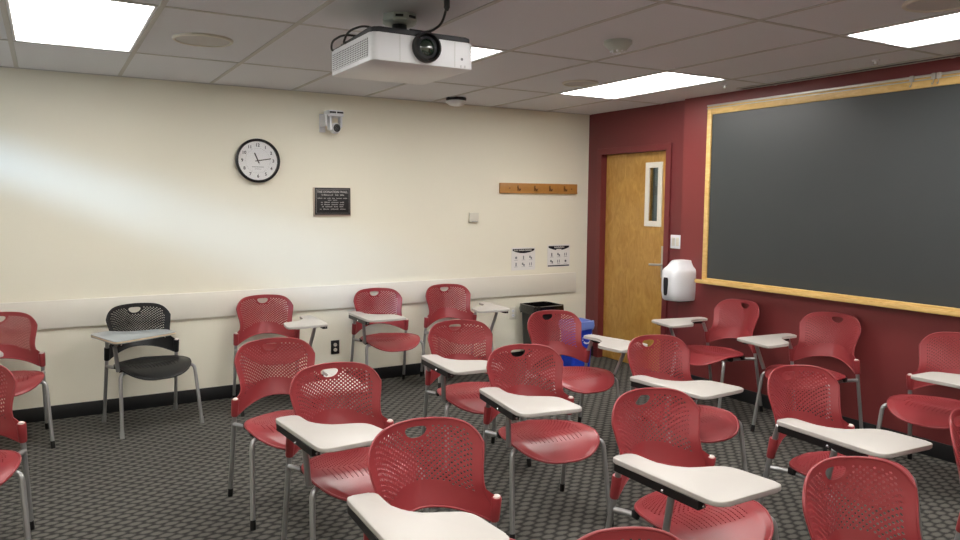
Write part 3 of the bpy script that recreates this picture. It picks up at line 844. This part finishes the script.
def seat_pt(i, j, NU, NV):
    u = -1 + 2 * i / NU; t = j / NV; y = .112 - .420 * (t - .085 * sin(2 * pi * t)); hw = interp(SW, y); x = u * hw
    z = .424 + .020 * (x / .22) ** 2
    if y > .0: z += .012 * (y / .115) ** 2
    if y < -.12: z -= .058 * ((-.12 - y) / .188) ** 2.0
    z -= .008 * max(0, abs(u) - .8) / .2 * min(1, hw / .16)
    z += .006 * max(0, 1 - abs(y + .13) / .09) * (1 - min(1, abs(x) / .2))
    return Vector((x, y, z))
def make_seat():
    NU, NV = 40, 54
    S = lambda i, j: seat_pt(i, j, NU, NV)
    def hole(i, j):
        p = S(i + .5, j + .5)
        if abs(p.x) > .175: return None
        if -.06 < p.y < .09 and abs(-1 + 2 * (i + .5) / NU) < .84: return (.34, .37) if (i + j) % 2 == 0 else None
        if -.19 < p.y < -.07 and i % 2 == 0 and abs(-1 + 2 * (i + .5) / NU) < .74 - 1.6 * max(0, -.11 - p.y): return (.20, .46)
        return None
    bm, V = grid_shell(S, NU, NV, hole, lambda a, b: False, None, None)
    bmesh.ops.recalc_face_normals(bm, faces=bm.faces)
    if sum(f.normal.z for f in bm.faces) < 0: bmesh.ops.reverse_faces(bm, faces=bm.faces)
    bmesh.ops.solidify(bm, geom=list(bm.faces), thickness=.004)
    out = [S(0, j) for j in range(NV + 1)] + [S(i, NV) for i in range(1, NU)] + [S(NU, j) for j in range(NV, -1, -1)] + [S(i, 0) for i in range(NU - 1, 0, -1)]
    tube(bm, [p + Vector((0, 0, -.003)) for p in out + [out[0]]], .0055, 8, cap=False)
    return bm
TAB = [(-.309, .058), (-.213, .058), (-.198, -.128), (-.002, -.192), (.035, -.405), (-.272, -.420)]
def tablet_poly(s, poly=TAB):
    p = [(x * s, y) for x, y in poly]
    if s < 0: p = p[::-1]
    return p
def make_tablet(s, root, top, edge, wide=None):
    poly = wide or TAB
    rad = [.025, .022, .13, .05, .04, .05]
    pts = [(x * s, y) for x, y in poly]
    if s < 0: pts = pts[::-1]; rad = rad[::-1]
    bm = bmesh.new(); prism(bm, round_poly(pts, rad, 7), .622, .640, mi=1, top_mi=0, bev=.004)
    t = build('tablet_arm', bm, [top, edge], root, smooth=50)
    bm = bmesh.new()
    d = Vector((.022, -.385, 0)); p0 = Vector((-.318, -.006, .618)); n = Vector((.385, .022, 0)).normalized()
    def obox(a, b, hw, z0, z1):
        a, b = Vector(a), Vector(b); dd = (b - a).normalized(); nn = Vector((dd.y, -dd.x, 0))
        vs3 = [bm.verts.new(Vector((q.x * s, q.y, z))) for z in (z0, z1) for q in (a + nn * hw, a - nn * hw, b - nn * hw, b + nn * hw)]
        for f in ((0, 1, 2, 3), (4, 5, 6, 7), (0, 1, 5, 4), (1, 2, 6, 5), (2, 3, 7, 6), (3, 0, 4, 7)): bm.faces.new([vs3[k] for k in f])
    obox((-.290, .040, 0), (-.268, -.345, 0), .016, .594, .622)
    bmesh.ops.recalc_face_normals(bm, faces=bm.faces)
    b_ = build('bracket', bm, M['black'], t, smooth=0); b_['label'] = 'black channel under the writing tablet'
    for k in ((-.292, .046, .609), (-.302, -.205, .609), (-.267, -.353, .606)):
        bm = bmesh.new(); lathe(bm, [(.001, -.006), (.0055, -.004), (.0065, 0), (.0055, .004), (.001, .006)], 10, 'X', (k[0] * s, k[1], k[2])); build('bracket_knob', bm, M['chrome'], t)
    bm = bmesh.new(); tube(bm, [Vector((-.276 * s, -.245, .600)), Vector((-.246 * s, -.185, .425))], .0125, 12)
    build('support_post', bm, M['steel'], root)
    bm = bmesh.new(); tube(bm, [(-.2295 * s, .100, .520), (-.2385 * s, .068, .600)], .0125, 12)
    build('support_post', bm, M['steel'], root)
    return t
def make_chair(name, plastic, side, top, edge, poly=None):
    root = empty(name)
    me_s = build('seat', make_seat(), plastic, root, smooth=50)
    build('backrest', make_backrest(), plastic, root, smooth=50)
    for s in (-1, 1):
        bm = bmesh.new()
        tube(bm, fillet([(s * .258, -.264, .012), (s * .2385, -.206, .408), (s * .176, -.160, .401), (s * .186, .0, .402), (s * .203, .045, .404), (s * .236, .105, .404)], .045, 6), .0115, 12)
        l = build('front_leg', bm, M['steel'], root, smooth=60)
        bm = bmesh.new(); tube(bm, [(s * .2585, -.266, 0.0), (s * .257, -.259, .045)], .0135, 12); build('foot_glide', bm, M['black'], l)
        bm = bmesh.new(); tube(bm, [(s * .242, .196, .012), (s * .2295, .0995, .528)], .0115, 12)
        l = build('rear_leg', bm, M['steel'], root, smooth=60)
        bm = bmesh.new(); tube(bm, [(s * .2425, .198, 0.0), (s * .241, .19, .045)], .0135, 12); build('foot_glide', bm, M['black'], l)
        if s != side:
            bm = bmesh.new(); lathe(bm, [(.013, .530), (.0135, .538), (.009, .542), (.002, .543)], 16, 'Z', (s * .2295, .098, 0))
            q = build('upright_cap', bm, M['cap'], root); q['label'] = 'pale round cap on the free upright'
    bm = bmesh.new()
    tube(bm, [(-.215, -.10, .405), (.215, -.10, .405)], .010, 10); tube(bm, [(-.198, .02, .404), (.198, .02, .404)], .010, 10)
    for s in (-1, 1):
        for y in (-.10, .02): box(bm, s * .195 - .018, s * .195 + .018, y - .016, y + .016, .398, .428, .004)
    build('seat_bearer', bm, M['black'], root)
    make_tablet(-side if side else 1, root, top, edge, poly)
    return root
# side -1: tablet at the sitter's right hand (seen at the left from the front); +1: at the left hand
proto_r = make_chair('tablet_chair', M['red'], -1, M['tablet'], M['tablet_edge'])
proto_l = make_chair('tablet_chair', M['red'], 1, M['tablet'], M['tablet_edge'])
black = make_chair('tablet_chair', M['black_plastic'], -1, M['grey_laminate'], M['wood_edge'],
                   [(-.365, -.03), (-.25, .04), (-.17, -.07), (.07, -.11), (.105, -.29), (-.32, -.42)])
black.location = (.565, 5.463, 0); black.rotation_euler[2] = .2007
for c_ in black.children:
    if c_.name.startswith('tablet_arm'): c_.location.z += .02
    for g_ in c_.children:
        if g_.name.startswith('foot_glide'): g_.data.materials[0] = M['steel']
tag(black, 'only black chair, with a grey writing tablet, standing against the cream wall', 'chair')
CH = [
 # x, y, heading, hand, label
 (-.2876, 5.4135, .032, 'R', 'red tablet chair at the left picture edge, its back to the cream wall'),
 (-.3653, 3.7227, -.024, 'R', 'red chair cut off by the left picture edge, nearer of the two there'),
 (1.419, 5.530, -.0485, 'L', 'red chair with left-hand tablet against the cream wall, right of the black chair'),
 (2.362, 5.545, -.0276, 'R', 'red chair against the cream wall, just right of the black power outlet'),
 (3.016, 5.545, -.0844, 'L', 'red chair with left-hand tablet against the cream wall, nearest the black bin'),
 (1.0196, 3.677, .0517, 'L', 'red chair in the open floor nearest the black chair, its own tablet hidden'),
 (2.143, 3.7453, -.1054, 'R', 'red chair in front of the wall chair nearest the black bin, light showing through it'),
 (2.910, 3.810, -.0522, 'L', 'red chair standing in front of the black and blue bins, left-hand tablet'),
 (1.0894, 2.9467, .0132, 'R', 'red chair whose hand hole shows the white tablet of the chair behind'),
 (2.0479, 2.9039, -.1469, 'R', 'red chair in the middle of the room, seat and legs in full view'),
 (2.856, 2.776, -.0652, 'R', 'red chair in front of the wooden door, long white tablet reaching right'),
 (1.0565, 1.9683, .0028, 'R', 'large red chair at the bottom left of centre, its seat hidden by the white tablet'),
 (2.0002, 1.9011, -.064, 'R', 'red chair at bottom right of centre with wide white tablet above its seat'),
 (2.8712, 1.8928, -.1139, 'R', 'red chair whose long tablet points at the chair under the blackboard'),
 (1.045, .985, 0.0, 'R', 'red chair of which only the top of the back shows at the bottom edge'),
 (1.922, 1.025, -.15, 'R', 'large red chair back at the bottom right edge, no tablet in view'),
 (2.835, 1.120, .0, 'R', 'red chair of which a sliver of back shows at the right edge'),
 (4.325, 3.800, -1.602, 'R', 'red chair seen from the side against the maroon wall, nearest the towel dispenser'),
 (4.343, 3.021, -1.501, 'R', 'middle red chair of those standing under the blackboard'),
 (4.2865, 2.161, -1.454, 'L', 'red chair under the blackboard cut off by the right picture edge'),
]
TURN = {4: (.05, .04, .05), 2: (.027, .027, .098), 3: (.011, .004, -.056), 6: (.008, -.005, -.03), 7: (-.047, .029, .353), 9: (.012, .006, -.066), 10: (.009, -.010, .076),
        11: (.003, .049, -.105), 12: (-.004, -.023, .015), 13: (.012, -.020, -.01), 17: (.017, .03, -.231), 18: (.05, .015, -.26)}
used = {'R': False, 'L': False}
copies = [None] * len(CH)
for n_ch, c_ in enumerate(CH):
    p = proto_r if c_[3] == 'R' else proto_l
    if used[c_[3]]: copies[n_ch] = copy_tree(p)
    else: copies[n_ch] = p; used[c_[3]] = True
for n_ch, (x, y, a, hnd, lab) in enumerate(CH):
    o = copies[n_ch]
    o.location = (x, y, 0); o.rotation_euler[2] = a
    tag(o, lab, 'chair', 'red tablet chairs')
    if n_ch in TURN:                                      # tablets swung or slid a little, each its own way
        dx, dy_, da = TURN[n_ch]; pv = Vector(((-.245 if hnd == 'R' else .245), .06, 0))
        tb = [c_ for c_ in o.children if c_.name.startswith('tablet_arm')][0]
        mtx = Matrix.Translation(pv + Vector((dx, dy_, 0))) @ Matrix.Rotation(da, 4, 'Z') @ Matrix.Translation(-pv)
        tb.location = mtx.to_translation(); tb.rotation_euler[2] = da
